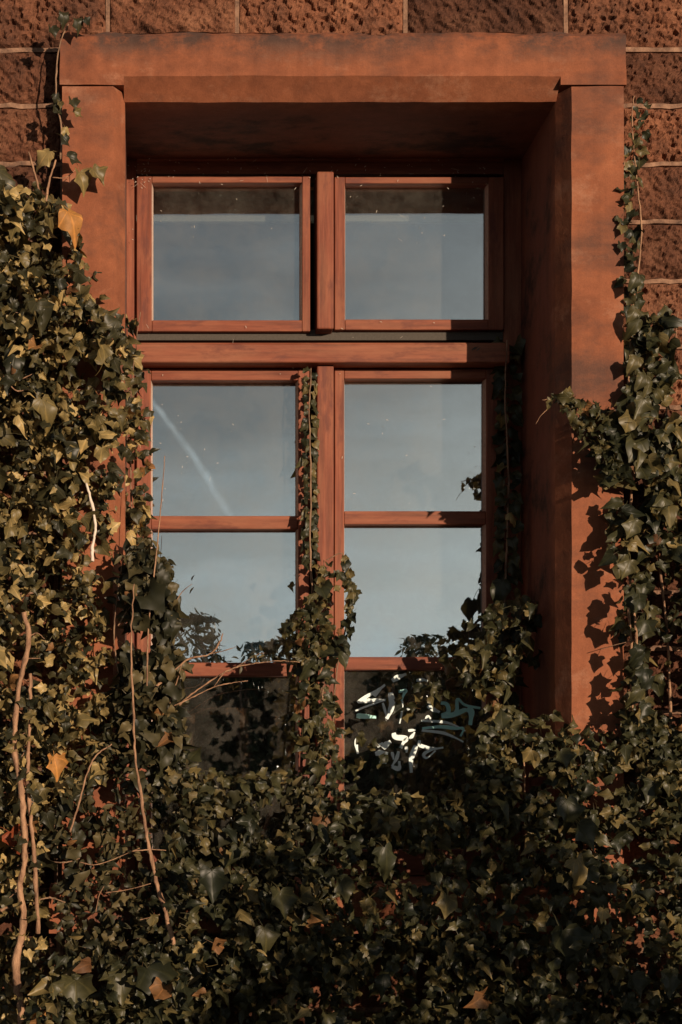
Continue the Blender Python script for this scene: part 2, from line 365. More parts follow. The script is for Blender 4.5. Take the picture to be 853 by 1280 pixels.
for ci in range(len(joints) - 1):
    z1, z0 = joints[ci], joints[ci + 1]
    if ci == 2:
        xs = [-1.9, -1.45, -1.03] + top_v + [X(708, WY) + 0.43, 1.45, 1.85]
    else:
        xs = []; x = -2.05 + rb.uniform(0, 0.3)
        while x < 1.9: xs.append(x); x += rb.uniform(0.32, 0.5)
    above = z0 >= LT - 0.03
    if ci == 3: xs = [x for x in xs if abs(x - X(20)) > .0]
    spans = []
    for a, b_ in zip(xs, xs[1:]):
        if above: spans.append((a, b_)); continue
        oc0, oc1 = JL0 - 0.004, JR0 + 0.004
        if b_ <= oc0 or a >= oc1: spans.append((a, b_)); continue
        # the opening swallows a whole block below the sill too (the surround's apron)
        if z1 <= SILL - 0.16: spans.append((a, b_)); continue
        if a < oc0 - 0.05:
            if oc0 - a < 0.22 and spans: a = spans.pop()[0]
            spans.append((a, oc0))
        if b_ > oc1 + 0.05: nb = oc1; spans.append((nb, b_))
    for k in range(len(spans) - 1, 0, -1):      # no slivers beside the surround
        if abs(spans[k - 1][0] - (JR0 + 0.004)) < 1e-6 and spans[k - 1][1] - spans[k - 1][0] < 0.26:
            spans[k - 1] = (spans[k - 1][0], spans[k][1]); spans.pop(k)
    for a, b_ in spans:
        vis = b_ > X(-5, WY) and a < X(858, WY) and z1 > Z(1000, WY) and z0 < Z(-5, WY)
        if z0 < LT < z1 and not above and False: pass
        bmx = block(a + MW / 2, b_ - MW / 2, z0 + MW / 2, z1 - MW / 2, sid * 0.37, vis); sid += 1
        o = obj('stone_block', bmx, M_RK, wall, smooth=False)
        # upright joint ribbon
        if vis or True:
            box(mort, b_ - MW * 0.75, b_ + MW * 0.75, WY - 0.001, WY + 0.1, z0 + 0.006, z1 - 0.006)
    # bed joint ribbons left and right of the surround
    runs = [(-2.05, 1.9)] if above or z1 <= SILL - 0.16 else [(-2.05, JL0 - 0.003), (JR0 + 0.003, 1.9)]
    for a, b_ in runs:
        box(mort, a, b_, WY - 0.003, WY + 0.1, z0 - MW * 0.8, z0 + MW * 0.8)
refine(mort, 0.09) if False else None
bmesh.ops.subdivide_edges(mort, edges=[e for e in mort.edges if e.calc_length() > 0.3], cuts=60)
for v_ in mort.verts:
    p = v_.co * 30
    v_.co.z += noise.noise(p) * 0.005; v_.co.y += noise.noise(p * 0.7 + Vector((3, 3, 3))) * 0.005 + (0.004 if v_.co.y < WY + .02 else 0); v_.co.x += noise.noise(p + Vector((7, 0, 0))) * 0.002
obj('mortar_joints', mort, M_MO, wall)
# core behind the blocks, leaving the opening free
bm = bmesh.new()
box(bm, -2.05, JL0 + 0.01, WY + 0.06, WY + 0.49, 0, joints[0]); box(bm, JR0 - 0.01, 1.9, WY + 0.06, WY + 0.49, 0, joints[0])
box(bm, JL0 + 0.01, JR0 - 0.01, WY + 0.06, WY + 0.49, LT - 0.02, joints[0]); box(bm, JL0 + 0.01, JR0 - 0.01, WY + 0.06, WY + 0.49, 0, SILL - 0.12)
obj('wall_core', bm, M_MO, wall)

# ------------------------------------------------------------------ dressed stone surround
FY = 0.45           # back of the reveal, where the wooden frame stands
sur = empty('stone_window_surround', (0, 0, SILL), 'smooth orange sandstone window surround with chamfered jambs and heavy lintel', 'window surround')
c = 0.029; cd = 0.05; cl = 0.046
bm = bmesh.new()
prism(bm, [(0.0, LT), (0.012, LT + 0.004), (FY + 0.1, LT), (FY + 0.1, LS), (cl, LS), (0.0, LS + cl)], 'x', JL1 - 0.002, JR1 + 0.002)
prism(bm, [(0.0, LT), (FY + 0.1, LT), (FY + 0.1, LJ + 0.004), (0.0, LJ + 0.004)], 'x', JL0 - 0.006, JL1 - 0.002)
prism(bm, [(0.0, LT), (FY + 0.1, LT), (FY + 0.1, LJ + 0.004), (0.0, LJ + 0.004)], 'x', JR1 + 0.002, JR0 + 0.006)
bmesh.ops.remove_doubles(bm, verts=bm.verts, dist=0.0005)
refine(bm, 0.02)
for v_ in bm.verts:
    e = noise.fractal(v_.co * 11, 1.0, 2.0, 4)
    if v_.co.y < 0.03 and v_.co.z > LS + cl + 0.02: v_.co.y += e * 0.004
    if v_.co.z > LT - 0.012:
        v_.co.z += e * 0.009 - 0.003; 
        if v_.co.y < 0.02: v_.co.y += 0.013
    # eroded hollow near the top left corner
    dx = (v_.co.x - X(165)) / 0.16; dz = (v_.co.z - Z(62)) / 0.035
    if v_.co.y < 0.03: v_.co.y += 0.010 * math.exp(-(dx * dx + dz * dz))
weather(bm, 0.0018, 14)
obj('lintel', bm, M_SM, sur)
for side in (-1, 1):
    bm = bmesh.new()
    if side < 0: pts = [(JL0, 0), (JL1 - c, 0), (JL1, cd), (JL1, FY + 0.1), (JL0, FY + 0.1)]
    else: pts = [(JR0, 0), (JR1 + c, 0), (JR1, cd), (JR1, FY + 0.1), (JR0, FY + 0.1)]
    prism(bm, pts, 'z', SILL, LJ)
    refine(bm, 0.03); weather(bm, 0.0016, 12, side * 3.0)
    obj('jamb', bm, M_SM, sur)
bm = bmesh.new(); prism(bm, [(-0.05, SILL - 0.12), (-0.05, SILL - 0.012), (0.0, SILL - 0.001), (FY + 0.1, SILL - 0.001), (FY + 0.1, SILL - 0.12)], 'x', JL0 - 0.03, JR0 + 0.03)
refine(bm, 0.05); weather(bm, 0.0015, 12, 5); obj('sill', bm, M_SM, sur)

# ------------------------------------------------------------------ wooden window
win = empty('wooden_window', (0, 0.4, SILL), 'six pane red brown wooden window with central mullion, transom and dusty panes', 'window')
# depths of the fronts
YF, YC, YM, YT = 0.424, 0.410, 0.380, 0.352
YG = 0.445
def wb(bm, x0, x1, z0, z1, y0, y1, bev=0.0022): box(bm, min(x0, x1), max(x0, x1), y0, y1, min(z0, z1), max(z0, z1), bev)
ZB = SILL + 0.002
xL, xR = JL1 - 0.002, JR1 + 0.002
for a, b_ in ((xL, X(170.5, YF)), (X(630, YF), xR)):
    bm = bmesh.new(); wb(bm, a, b_, ZB, LS + 0.003, YF, YF + 0.07); obj('frame_post', bm, M_WU, win)
bm = bmesh.new(); wb(bm, X(170.5, YF) + 0.0005, X(630, YF) - 0.0005, Z(217, YF), LS + 0.003, YF + 0.003, YF + 0.07); obj('frame_head', bm, M_WL, win)
bm = bmesh.new(); wb(bm, X(170.5, YF) + 0.0005, X(630, YF) - 0.0005, Z(203, YF), Z(196, YF), YF - 0.012, YF + 0.0028, 0.003); obj('head_moulding', bm, M_WL, win)
bm = bmesh.new(); wb(bm, X(396.5, YM), X(417.5, YM), Z(411, YM), Z(214, YM), YM, YF + 0.05, 0.004); obj('mullion', bm, M_WU, win)
bm = bmesh.new(); wb(bm, X(396.5, YM), X(417.5, YM), ZB, Z(455.5, YM), YM, YF + 0.05, 0.004); obj('mullion', bm, M_WU, win)
# transom: face, rounded top and a drip recess above it
bm = bmesh.new()
prism(bm, [(YT, Z(452, YT)), (YT, Z(431, YT)), (YT + 0.004, Z(428, YT)), (YT + 0.02, Z(426, YT)), (YF + 0.06, Z(426, YT)), (YF + 0.06, Z(453, YT)), (YT + 0.003, Z(453, YT))], 'x', X(171, YT), X(630, YF) - 0.001)
obj('transom', bm, M_WL, win)
bm = bmesh.new()
for dx, dz, ln in ((0, 0, 7), (-3, 1, 4), (3, 1.5, 5)):
    p = W(595 + dx, 435 + dz, YT - .0006); tube(bm, [p + Vector((-.004, 0, -.004)), p, p + Vector((.002 + ln * .0008, -.0004, .005))], [.0012, .002, .0006], 5)
obj('knot_crack', bm, M_BLIND, win)
bm = bmesh.new(); wb(bm, X(171, YF), X(630, YF) - 0.001, Z(424.5, YF), Z(411, YF), YF + 0.006, YF + 0.06, 0.001)
obj('transom_rebate', bm, M_BLIND, win)

def casement(x0, x1, zt, zb, sl, sr, rt, rbm, bars, tilt=0.0):
    """x0..x1 outer, stile widths sl/sr, rails; pixel measures at the casement's depth"""
    ca = empty('casement', (0, 0, 0)); ca.parent = win; base = Vector(win.location)
    def P(name, bm, mat): return obj(name, bm, mat, ca)
    A, B = X(x0, YC), X(x1, YC); a, b_ = X(x0 + sl, YC), X(x1 - sr, YC)
    T, Bo = Z(zt, YC), (Z(zb, YC) if zb < 1000 else ZB); t = Z(zt + rt, YC); bo = (Z(zb - rbm, YC) if zb < 1000 else ZB + 0.07)
    for u, w in ((A, a), (b_, B)):
        bm = bmesh.new(); wb(bm, u, w, Bo, T, YC, YC + 0.048); P('stile', bm, M_WU)
    bm = bmesh.new(); wb(bm, a + 0.0004, b_ - 0.0004, t, T, YC + 0.0012, YC + 0.046); P('rail', bm, M_WL)
    bm = bmesh.new(); wb(bm, a + 0.0004, b_ - 0.0004, Bo, bo, YC + 0.0012, YC + 0.046); P('rail', bm, M_WL)
    zs = [t]
    for (p, q) in bars:
        bm = bmesh.new(); zt_, zb_ = Z(p, YC), Z(q, YC)
        wb(bm, a + 0.0004, b_ - 0.0004, zb_, zt_, YC + 0.004, YC + 0.044); P('glazing_bar', bm, M_WL)
        zs += [zt_, zb_]
    zs.append(bo)
    for k in range(0, len(zs), 2):
        # pale putty fillet round the pane, bevelled in towards the glass
        zt_, zb_ = zs[k], zs[k + 1]
        bm = bmesh.new(); f = 0.0045
        for pts, ax, lo, hi in (([(a, YC + 0.004), (a + f, YG - 0.001), (a, YG - 0.002)], 'z', zb_, zt_), ([(b_, YC + 0.004), (b_ - f, YG - 0.002), (b_, YG - 0.002)], 'z', zb_, zt_)):
            prism(bm, pts, ax, lo, hi)
        P('putty', bm, M_PUTTY)
        bm = bmesh.new(); box(bm, a - 0.004, b_ + 0.004, YG, YG + 0.004, zb_ - 0.004, zt_ + 0.004)
        tx_, tz_ = random.uniform(-.0022, .0022), random.uniform(-.0022, .0022)      # old panes never sit quite true
        for v_ in bm.verts: v_.co.y += .0012 + tx_ * (v_.co.x - a) / (b_ - a) * .5 + tz_ * (v_.co.z - zb_) / (zt_ - zb_) * .5
        P('pane', bm, M_GL)
    return ca
M_PUTTY = mat_plain('worn_putty', (0.46, 0.30, 0.23), 0.7, 120, 0.3)
casement(171, 388, 220, 414, 19, 10, 8, 14, [])
casement(418.5, 630, 221, 412, 13, 19, 8, 13, [])
casement(171, 387, 461, 1100, 18, 14, 14, 0, [(644.5, 661), (828, 845)])
casement(418.5, 627, 461, 1100, 12, 19, 12, 0, [(638.5, 655), (821, 837)])

# graffiti on the right lower pane, sprayed on the outside of the glass
def gz(x, y): return (420 + x / 4.265, 820 + y / 4.265)
strokes = [([(300,132),(335,112),(375,96)],20),([(430,130),(460,126),(490,133)],13),([(115,247),(160,218),(210,190),(262,153)],14),([(205,215),(225,185),(258,158)],16),
 ([(118,245),(190,236),(264,235)],16),([(105,292),(180,262),(262,236)],8),([(110,318),(160,322),(215,326)],20),([(290,195),(300,250),(288,300),(270,335)],24),([(250,250),(262,290),(272,330)],10),
 ([(335,190),(372,184),(362,205),(350,240)],13),([(380,286),(420,262)],12),([(490,264),(520,285),(553,300)],18),
 ([(560,250),(592,258),(600,300),(566,318),(640,302),(648,230),(690,262),(770,278)],17),([(562,322),(630,312),(690,288),(722,300)],20),([(700,278),(722,300),(716,368)],26),
 ([(455,345),(560,350),(630,368),(690,400)],10),([(460,386),(560,377),(640,386),(680,386),(665,428)],13),([(458,397),(560,408),(625,430),(680,458)],11),([(480,338),(492,324),(505,335)],14),
 ([(308,410),(318,432),(375,440),(360,462),(346,490)],20),([(385,398),(425,394)],11),([(393,442),(408,425),(420,405)],13),([(250,492),(270,470),(292,455)],24),([(220,484),(250,462)],12),
 ([(210,522),(240,515),(278,520)],20),([(232,563),(270,572)],9),([(300,512),(308,552)],12),([(335,508),(322,550),(298,588)],13),([(298,590),(336,600),(338,560)],17),([(375,482),(378,515)],13),
 ([(428,478),(410,520),(400,560),(402,622)],21),([(446,450),(448,476),(520,494),(572,488)],14),([(520,496),(478,515),(468,532),(488,542),(532,504)],12),([(112,440),(108,470),(118,522)],14),([(355,240),(352,300),(340,360)],8)]
bm = bmesh.new(); bt = bmesh.new(); YP = YG - 0.0016
for si, (pl, w) in enumerate(strokes):
    bb = bt if si in (6, 9, 12, 13, 14, 16) else bm  # strokes given their shade as paint colour
    P3 = smooth_path([Vector((*gz(*q), 0)) for q in pl], 5)
    n = len(P3); vs = []
    for i, p in enumerate(P3):
        d = (P3[min(i + 1, n - 1)] - P3[max(i - 1, 0)]).normalized(); nn = Vector((-d.y, d.x, 0))
        tt = i / (n - 1); hw = 1.5 * w / 4.265 / 2 * (0.55 + 0.5 * math.sin(math.pi * min(1, tt * 1.1 + 0.12))) * (0.9 + 0.15 * noise.noise(Vector((si, tt * 4, 0))))
        q1, q2 = p + nn * hw, p - nn * hw
        y = YP - 0.00004 * si
        vs.append((bb.verts.new((X(q1.x, YG), y, Z(q1.y, YG))), bb.verts.new((X(q2.x, YG), y, Z(q2.y, YG)))))
    for a, b_ in zip(vs, vs[1:]): bb.faces.new([a[0], b_[0], b_[1], a[1]])
g = obj('graffiti_tag', bm, M_PAINT, win); g['label'] = 'white sprayed graffiti scrawl on the lower right pane'
g = obj('graffiti_tag', bt, M_PAINT_SHADE, win); g['label'] = 'graffiti strokes in shade, the teal of the shade put into their paint'

# ------------------------------------------------------------------ inside: dim room, blind, furniture
bm = bmesh.new()
RX0, RX1, RY0, RY1, RZ0, RZ1 = -1.6, 1.6, 0.55, 3.6, 0.6, 3.75
box(bm, RX0, RX1, RY1, RY1 + 0.05, RZ0, RZ1); box(bm, RX0 - 0.05, RX0, RY0 + .03, RY1, RZ0, RZ1); box(bm, RX1, RX1 + 0.05, RY0 + .03, RY1, RZ0, RZ1)
tag(obj('room_walls', bm, M_DARK), kind='structure')
bm = bmesh.new(); box(bm, RX0, RX1, RY0 + .03, RY1, RZ0 - 0.05, RZ0); tag(obj('room_floor', bm, M_DARK), kind='structure')
bm = bmesh.new(); box(bm, RX0, RX1, RY0 + .03, RY1, RZ1, RZ1 + 0.05); tag(obj('room_ceiling', bm, M_DARK), kind='structure')
YBL = 0.585
bl = empty('roller_blind', (0, YBL, Z(230, YBL)), 'dark roller blind with cream bottom rail, drawn up behind the top panes', 'blind')
bm = bmesh.new(); box(bm, xL + 0.02, xR - 0.02, YBL, YBL + 0.003, Z(270, YBL), LS + 0.02); obj('blind_fabric', bm, M_BLIND, bl)
bm = bmesh.new(); wb(bm, xL + 0.015, xR - 0.015, Z(278, YBL), Z(270, YBL), YBL - 0.008, YBL + 0.01, 0.002); obj('bottom_rail', bm, M_RAIL, bl)
bm = bmesh.new(); wb(bm, xL + 0.015, xR - 0.015, Z(238, YBL), Z(234, YBL), YBL - 0.004, YBL, 0.001); obj('stiffening_batten', bm, M_OAK, bl)
YR = 0.60
rk = empty('wooden_shelf_rack', (X(520, YR), YR, RZ0), 'brown wooden rack with upright posts behind the graffitied lower pane', 'shelf')
for px, hw_ in ((484, 9), (516, 4), (534, 7), (590, 5)):
    bm = bmesh.new(); wb(bm, X(px - hw_, YR), X(px + hw_, YR), RZ0, Z(838, YR), YR, YR + 0.03, 0.003); obj('post', bm, M_OAK, rk)
for py in (862, 915, 990):
    bm = bmesh.new(); wb(bm, X(485, YR), X(590, YR), Z(py + 3, YR), Z(py, YR), YR + 0.004, YR + 0.2, 0.001); obj('shelf', bm, M_OAK, rk)
st = empty('wooden_stool', (X(262, YR), YR, RZ0), 'brown wooden bar stool standing inside behind the lower left pane', 'stool')
bm = bmesh.new(); tube(bm, [(X(275, YR), YR + 0.14, Z(893, YR)), (X(275, YR), YR + 0.14, Z(884, YR))], 0.12, 20); obj('seat', bm, M_OAK, st)
for dx, dy in ((-0.055, 0.0), (0.1, 0.05), (-0.06, 0.24), (0.1, 0.24)):
    bm = bmesh.new(); tube(bm, [(X(262, YR) + dx * 1.5, YR + dy * 1.1, RZ0), (X(262, YR) + dx, YR + dy, Z(893, YR))], [0.012, 0.014], 8); obj('leg', bm, M_OAK, st)

# ------------------------------------------------------------------ leaves
def leaf_variant(kind, seed):
    """returns verts (n,3), faces list, uv (n,2). base at 0, tip at y = 1, face up +z"""
    r = random.Random(seed)
    if kind == 'ivy' or kind == 'ivy_young':
        k = r.uniform(0.75, 1.12); lob = r.uniform(0.7, 1.15) if kind == 'ivy' else r.uniform(0.5, 0.8)
        half = [(.13, -.10), (.33, -.12), (.47 * lob + .04, .0), (.42, .17), (.48, .29), (.44 + .14 * lob, .42 + r.uniform(-.04, .06)), (.38, .54), (.26, .67), (.12, .84)]
        inn = [(.23, .03), (.27, .27)]
    elif kind == 'heart':
        k = r.uniform(0.8, 1.0)
        half = [(.13, -.09), (.32, -.08), (.45, .05), (.47, .2), (.45, .33), (.40, .46), (.32, .6), (.21, .75), (.10, .89)]
        inn = [(.23, .05), (.25, .28)]
    if kind in ('ivy', 'ivy_young', 'heart'):
        mid = [(0, 0), (0, .22), (0, .45), (0, .68), (0, 1.0)]
        fh = [('m0', 'o0', 'i0'), ('o0', 'o1', 'i0'), ('o1', 'o2', 'i0'), ('o2', 'o3', 'i0'), ('m0', 'i0', 'm1'), ('i0', 'o3', 'i1'), ('i0', 'i1', 'm1'), ('o3', 'o4', 'i1'), ('o4', 'o5', 'i1'), ('o5', 'o6', 'i1'), ('i1', 'o6', 'm2'), ('m1', 'i1', 'm2'), ('o6', 'o7', 'm3'), ('o6', 'm3', 'm2'), ('o7', 'o8', 'm3'), ('o8', 'm4', 'm3')]
        V = []; idx = {}
        for i, p in enumerate(mid): idx['m%d' % i] = len(V); V.append(p)
        for s in (1, -1):
            for i, p in enumerate(half): idx['o%d%d' % (i, s)] = len(V); V.append((s * p[0] * k * r.uniform(.93, 1.07), p[1] + r.uniform(-.02, .02)))
            for i, p in enumerate(inn): idx['i%d%d' % (i, s)] = len(V); V.append((s * p[0] * k, p[1]))
        Fc = []
        for s in (1, -1):
            for f in fh:
                q = [idx[n] if n[0] == 'm' else idx[n + str(s)] for n in f]
                Fc.append(q if s == 1 else q[::-1])
        fold = r.uniform(-.3, .7); droop = r.uniform(-.1, .9); curl = r.uniform(-.6, .6); ph = r.uniform(0, 6)
        P = []
        for x, y in V:
            rr = math.hypot(x, y - .3); jz = r.uniform(-.035, .035)
            z = fold * abs(x) - droop * y * y + curl * rr * rr + 0.16 * math.sin(3.2 * math.atan2(x, y - .28) + ph) * min(1, rr * 2.2) + jz
            P.append((x, y, z))
        uv = [(x * 0.7 + .5, (y + .15) / 1.2) for x, y in V]
        n = len(P); ang = r.uniform(-.3, .3); Lp = r.uniform(.35, .7)
        for (x, y, z) in ((-.014, .0, -.004), (.014, .0, -.004), (-.012 + ang * Lp * .5, -Lp * .6, -.12), (.012 + ang * Lp * .5, -Lp * .6, -.12), (-.01 + ang * Lp, -Lp, -.32), (.01 + ang * Lp, -Lp, -.32)):
            P.append((x, y, z)); uv.append((.5, .11))
        Fc += [[n, n + 1, n + 3, n + 2], [n + 2, n + 3, n + 5, n + 4]]
    else:   # narrow shrub leaf
        k = r.uniform(.8, 1.15); ws = [0, .12, .2, .2, .13, 0]; ys = [0, .18, .4, .62, .82, 1]
        bend = r.uniform(.05, .5); fold = r.uniform(.1, .5)
        P = []; uv = []; rows = []
        for w, y in zip(ws, ys):
            row = []
            for s in ((-1, 0, 1) if w else (0,)):
                row.append(len(P)); P.append((s * w * k, y, fold * abs(s) * w - bend * y * y)); uv.append((s * w + .5, y))
            rows.append(row)
        Fc = [[rows[0][0], rows[1][1], rows[1][0]], [rows[0][0], rows[1][2], rows[1][1]]]
        for a, b_ in zip(rows[1:-1], rows[2:-1]):
            Fc += [[a[0], a[1], b_[1], b_[0]], [a[1], a[2], b_[2], b_[1]]]
        a = rows[-2]; t = rows[-1][0]; Fc += [[a[0], a[1], t], [a[1], a[2], t]]
    return np.array(P), Fc, np.array(uv)
def mesh_from(name, V, faces, uv, mat, rnd=None, smooth=True):
    me = bpy.data.meshes.new(name)
    tot = np.array([len(f) for f in faces]) if isinstance(faces, list) else None
    flat = np.concatenate([np.asarray(f) for f in faces])
    me.vertices.add(len(V)); me.vertices.foreach_set('co', np.asarray(V, dtype=np.float32).ravel())
    me.loops.add(len(flat)); me.loops.foreach_set('vertex_index', flat.astype(np.int32))
    me.polygons.add(len(tot)); st_ = np.concatenate([[0], np.cumsum(tot)[:-1]])
    me.polygons.foreach_set('loop_start', st_.astype(np.int32))
    me.update(calc_edges=True)
    ul = me.uv_layers.new(name='uv'); ul.data.foreach_set('uv', np.asarray(uv)[flat].astype(np.float32).ravel())
    if rnd is not None:
        at = me.attributes.new('rnd', 'FLOAT', 'POINT'); at.data.foreach_set('value', np.asarray(rnd, dtype=np.float32))
    me.polygons.foreach_set('use_smooth', [smooth] * len(tot))
    me.materials.append(mat); me.validate(); return me
VARS = {k: [leaf_variant(k, 100 * i + len(k)) for i in range(n)] for k, n in (('ivy', 12), ('ivy_young', 6), ('heart', 5), ('blade', 6))}
_mc = {}
def leaf_mesh(kind, vi, mat):
    key = (kind, vi, mat.name)
    if key not in _mc:
        V, Fc, uv = VARS[kind][vi]; _mc[key] = mesh_from('leaf_' + kind, V, Fc, uv, mat)
    return _mc[key]
def leaf_matrix(p, size, n, tip, twist=0.0):
    n = Vector(n).normalized(); t = Vector(tip); t = (t - n * t.dot(n)).normalized(); x = t.cross(n)
    m = Matrix(((x.x, t.x, n.x, p[0]), (x.y, t.y, n.y, p[1]), (x.z, t.z, n.z, p[2]), (0, 0, 0, 1)))
    return m @ Matrix.Scale(size, 4)
def place(p, size, up=(0.25, 0.55), side=0.45, spread=0.9, rr=random, out=-1.0):
    n = (rr.gauss(0.0, side), out, rr.gauss(*up))
    a = rr.gauss(0, spread)
    return leaf_matrix(p, size, n, (math.sin(a), -0.15, -math.cos(a)))
def plant(name, loc, label, cat, leaves, mat, stems=(), limit=300, leafname='leaf', group=None, stem_mat=None):
    """leaves: (matrix, kind, mat or None); the first `limit` nearest in view become parts, the rest one part"""
    root = empty(name, loc, label, cat, group); base = Matrix.Translation(-Vector(loc))
    def inview(m):
        q = m.translation; d = q.y + D
        px = VX + (q.x - X0) / d * F; py = HY - (q.z - EYE) / d * F
        return -10 < px < 863 and -10 < py < 1290
    def key(L): 
        m = L[0]; q = m.translation
        return (0 if inview(m) else 1, q.y * 1.0 - m.to_scale().x * 1.2)
    leaves = sorted(leaves, key=key)
    solo, rest = leaves[:limit], leaves[limit:]
    for m, kind, mt in solo:
        vi = random.randrange(len(VARS[kind]))
        o = bpy.data.objects.new(leafname, leaf_mesh(kind, vi, mt or mat)); C.objects.link(o); o.parent = root
        o.matrix_local = base @ m
        if mt is M_DRY: o['label'] = 'dry orange leaf'
        if mt is M_RED: o['label'] = 'dark red leaf'
    if rest:
        Vs, Fs, Us, Rs = [], [], [], []; off = 0
        for m, kind, mt in rest:
            V, Fc, uv = VARS[kind][random.randrange(len(VARS[kind]))]
            M_ = np.array(base @ m); Vw = V @ M_[:3, :3].T + M_[:3, 3]
            Vs.append(Vw); Us.append(uv); Rs.append(np.full(len(V), random.random())); Fs += [[i + off for i in f] for f in Fc]; off += len(V)
        me = mesh_from('leaf_mass', np.concatenate(Vs), Fs, np.concatenate(Us), mat, np.concatenate(Rs))
        o = bpy.data.objects.new('leaf_mass', me); C.objects.link(o); o.parent = root; o['kind'] = 'stuff'
    for s in stems:
        pts, r0, r1 = s[:3]; sm = s[3] if len(s) > 3 else (stem_mat or M_TWIG); nm = s[4] if len(s) > 4 else 'stem'
        path = smooth_path(pts, 8, min(r0 * 0.3, 0.0018), hash(round(r0 * 1e5)) & 255)
        n = len(path); rad = [(r0 + (r1 - r0) * i / (n - 1)) * (1 + 0.5 * noise.noise(path[i] * 45)) for i in range(n)]
        bm = bmesh.new(); tube(bm, path, rad, 8); obj(nm, bm, sm, root, smooth=True)
    return root
def inpoly(x, y, P):
    c = False; n = len(P); j = n - 1
    for i in range(n):
        xi, yi = P[i]; xj, yj = P[j]
        if (yi > y) != (yj > y) and x < (xj - xi) * (y - yi) / (yj - yi) + xi: c = not c
        j = i
    return c
def fill(poly, count, yfun, size, kinds, rr, mats=None, up=(0.35, 0.75), side=0.8, spread=0.9, holes=(), clump=0.35):
    xs = [p[0] for p in poly]; ys = [p[1] for p in poly]; out = []; tries = 0
    while len(out) < count and tries < count * 12:
        tries += 1
        px = rr.uniform(min(xs), max(xs)); py = rr.uniform(min(ys), max(ys))
        jx = px + 14 * noise.noise(Vector((px * .03, py * .03, 1))); jy = py + 14 * noise.noise(Vector((px * .03, py * .03, 5)))
        if not inpoly(jx, jy, poly): continue
        if any(inpoly(jx, jy, h) for h in holes) and rr.random() < 0.93: continue
        if noise.noise(Vector((px * .022, py * .022, 9))) + 0.5 < clump * rr.random(): continue
        y = yfun(px, py, rr)
        sz = rr.choice((size[0], (size[0] + size[1]) / 2)) + rr.random() * (size[1] - size[0]) * 0.5
        if rr.random() < .05: sz *= 1.5; y -= .012
        k = rr.choice(kinds)
        mt = M_BROWN if rr.random() < .03 else None
        if mats and rr.random() < mats[1]: mt = mats[0]
        out.append((place(W(px, py, y), sz, up, side, spread, rr), k, mt))
    return out

# --- left ivy, thick on the wall and over the left jamb
r1 = random.Random(11)
M_BROWN = mat_leaf('withered_leaf', [(0.0, (0.10, 0.045, 0.02)), (1.0, (0.26, 0.13, 0.05))], 0.6)
polyL = [(-200, 250), (-60, 215), (0, 225), (40, 232), (66, 250), (96, 295), (112, 340), (134, 395), (152, 470), (146, 560), (152, 640), (140, 700), (130, 780), (150, 860), (150, 960), (110, 980), (60, 1010), (40, 1300), (-200, 1300)]
holesL = [[(112, 545), (150, 540), (150, 600), (135, 600), (115, 560)], [(122, 470), (152, 480), (150, 540), (125, 510)], [(115, 700), (150, 700), (146, 760), (120, 745)], [(140, 590), (156, 590), (156, 690), (140, 690)]]
def yL(px, py, rr):
    edge = min(1, max(0, (165 - px) / 90)); return 0.02 - rr.random() ** 1.3 * (0.06 + 0.14 * edge)
LV = fill([(118, 400), (150, 392), (172, 400), (168, 430), (160, 470), (158, 560), (140, 620), (120, 560)], 150, lambda px, py, rr: -.05 - rr.random() * .1, (.02, .038), ['ivy', 'ivy_young', 'heart'], r1, side=.9, spread=1.2)
LV += fill(polyL, 7000, yL, (0.013, 0.040), ['ivy', 'ivy', 'ivy', 'ivy_young', 'heart'], r1, up=(0.4, .9), side=1.0, spread=1.1, holes=holesL)
for px, py, s, mt, a in ((-4, 215, .09, None, 0.5), (62, 190, .05, None, -.9), (85, 195, .04, None, 1.2), (100, 215, .055, None, .3), (115, 212, .05, None, .9), (86, 262, .082, M_DRY, .35), (90, 125, .032, None, .2), (92, 140, .028, None, 1.2),
                         (64, 35, .032, None, .3), (80, 14, .036, None, 0), (97, 22, .034, None, .2), (106, 24, .024, None, 1.3), (70, 118, .026, None, .2), (78, 170, .034, None, .8), (68, 132, .03, None, .6), (75, 128, .02, None, 0), (82, 160, .026, None, .2),
                         (52, 500, .075, None, .5), (45, 380, .07, None, .3), (20, 440, .07, None, -.2), (15, 1268, .09, None, .2), (50, 1268, .085, M_DRY, 0.1), (12, 1040, .07, M_RED, .8), (38, 990, .055, None, 0), (55, 985, .05, None, -.5), (68, 945, .06, M_DRY, .2), (20, 1262, .07, None, .4)):
    LV.append((leaf_matrix(W(px, py, -0.165 if py > 230 else -0.05), s, (math.sin(a * 2) * .3 + .25, -1, .25), (math.sin(a), 0, -math.cos(a))), 'heart' if s > .06 else 'ivy', mt))
def st_(pts, Y, r0, r1, *a): return ([W(x, y, Y if not hasattr(Y, '__len__') else Y[i]) for i, (x, y) in enumerate(pts)], r0, r1, *a)
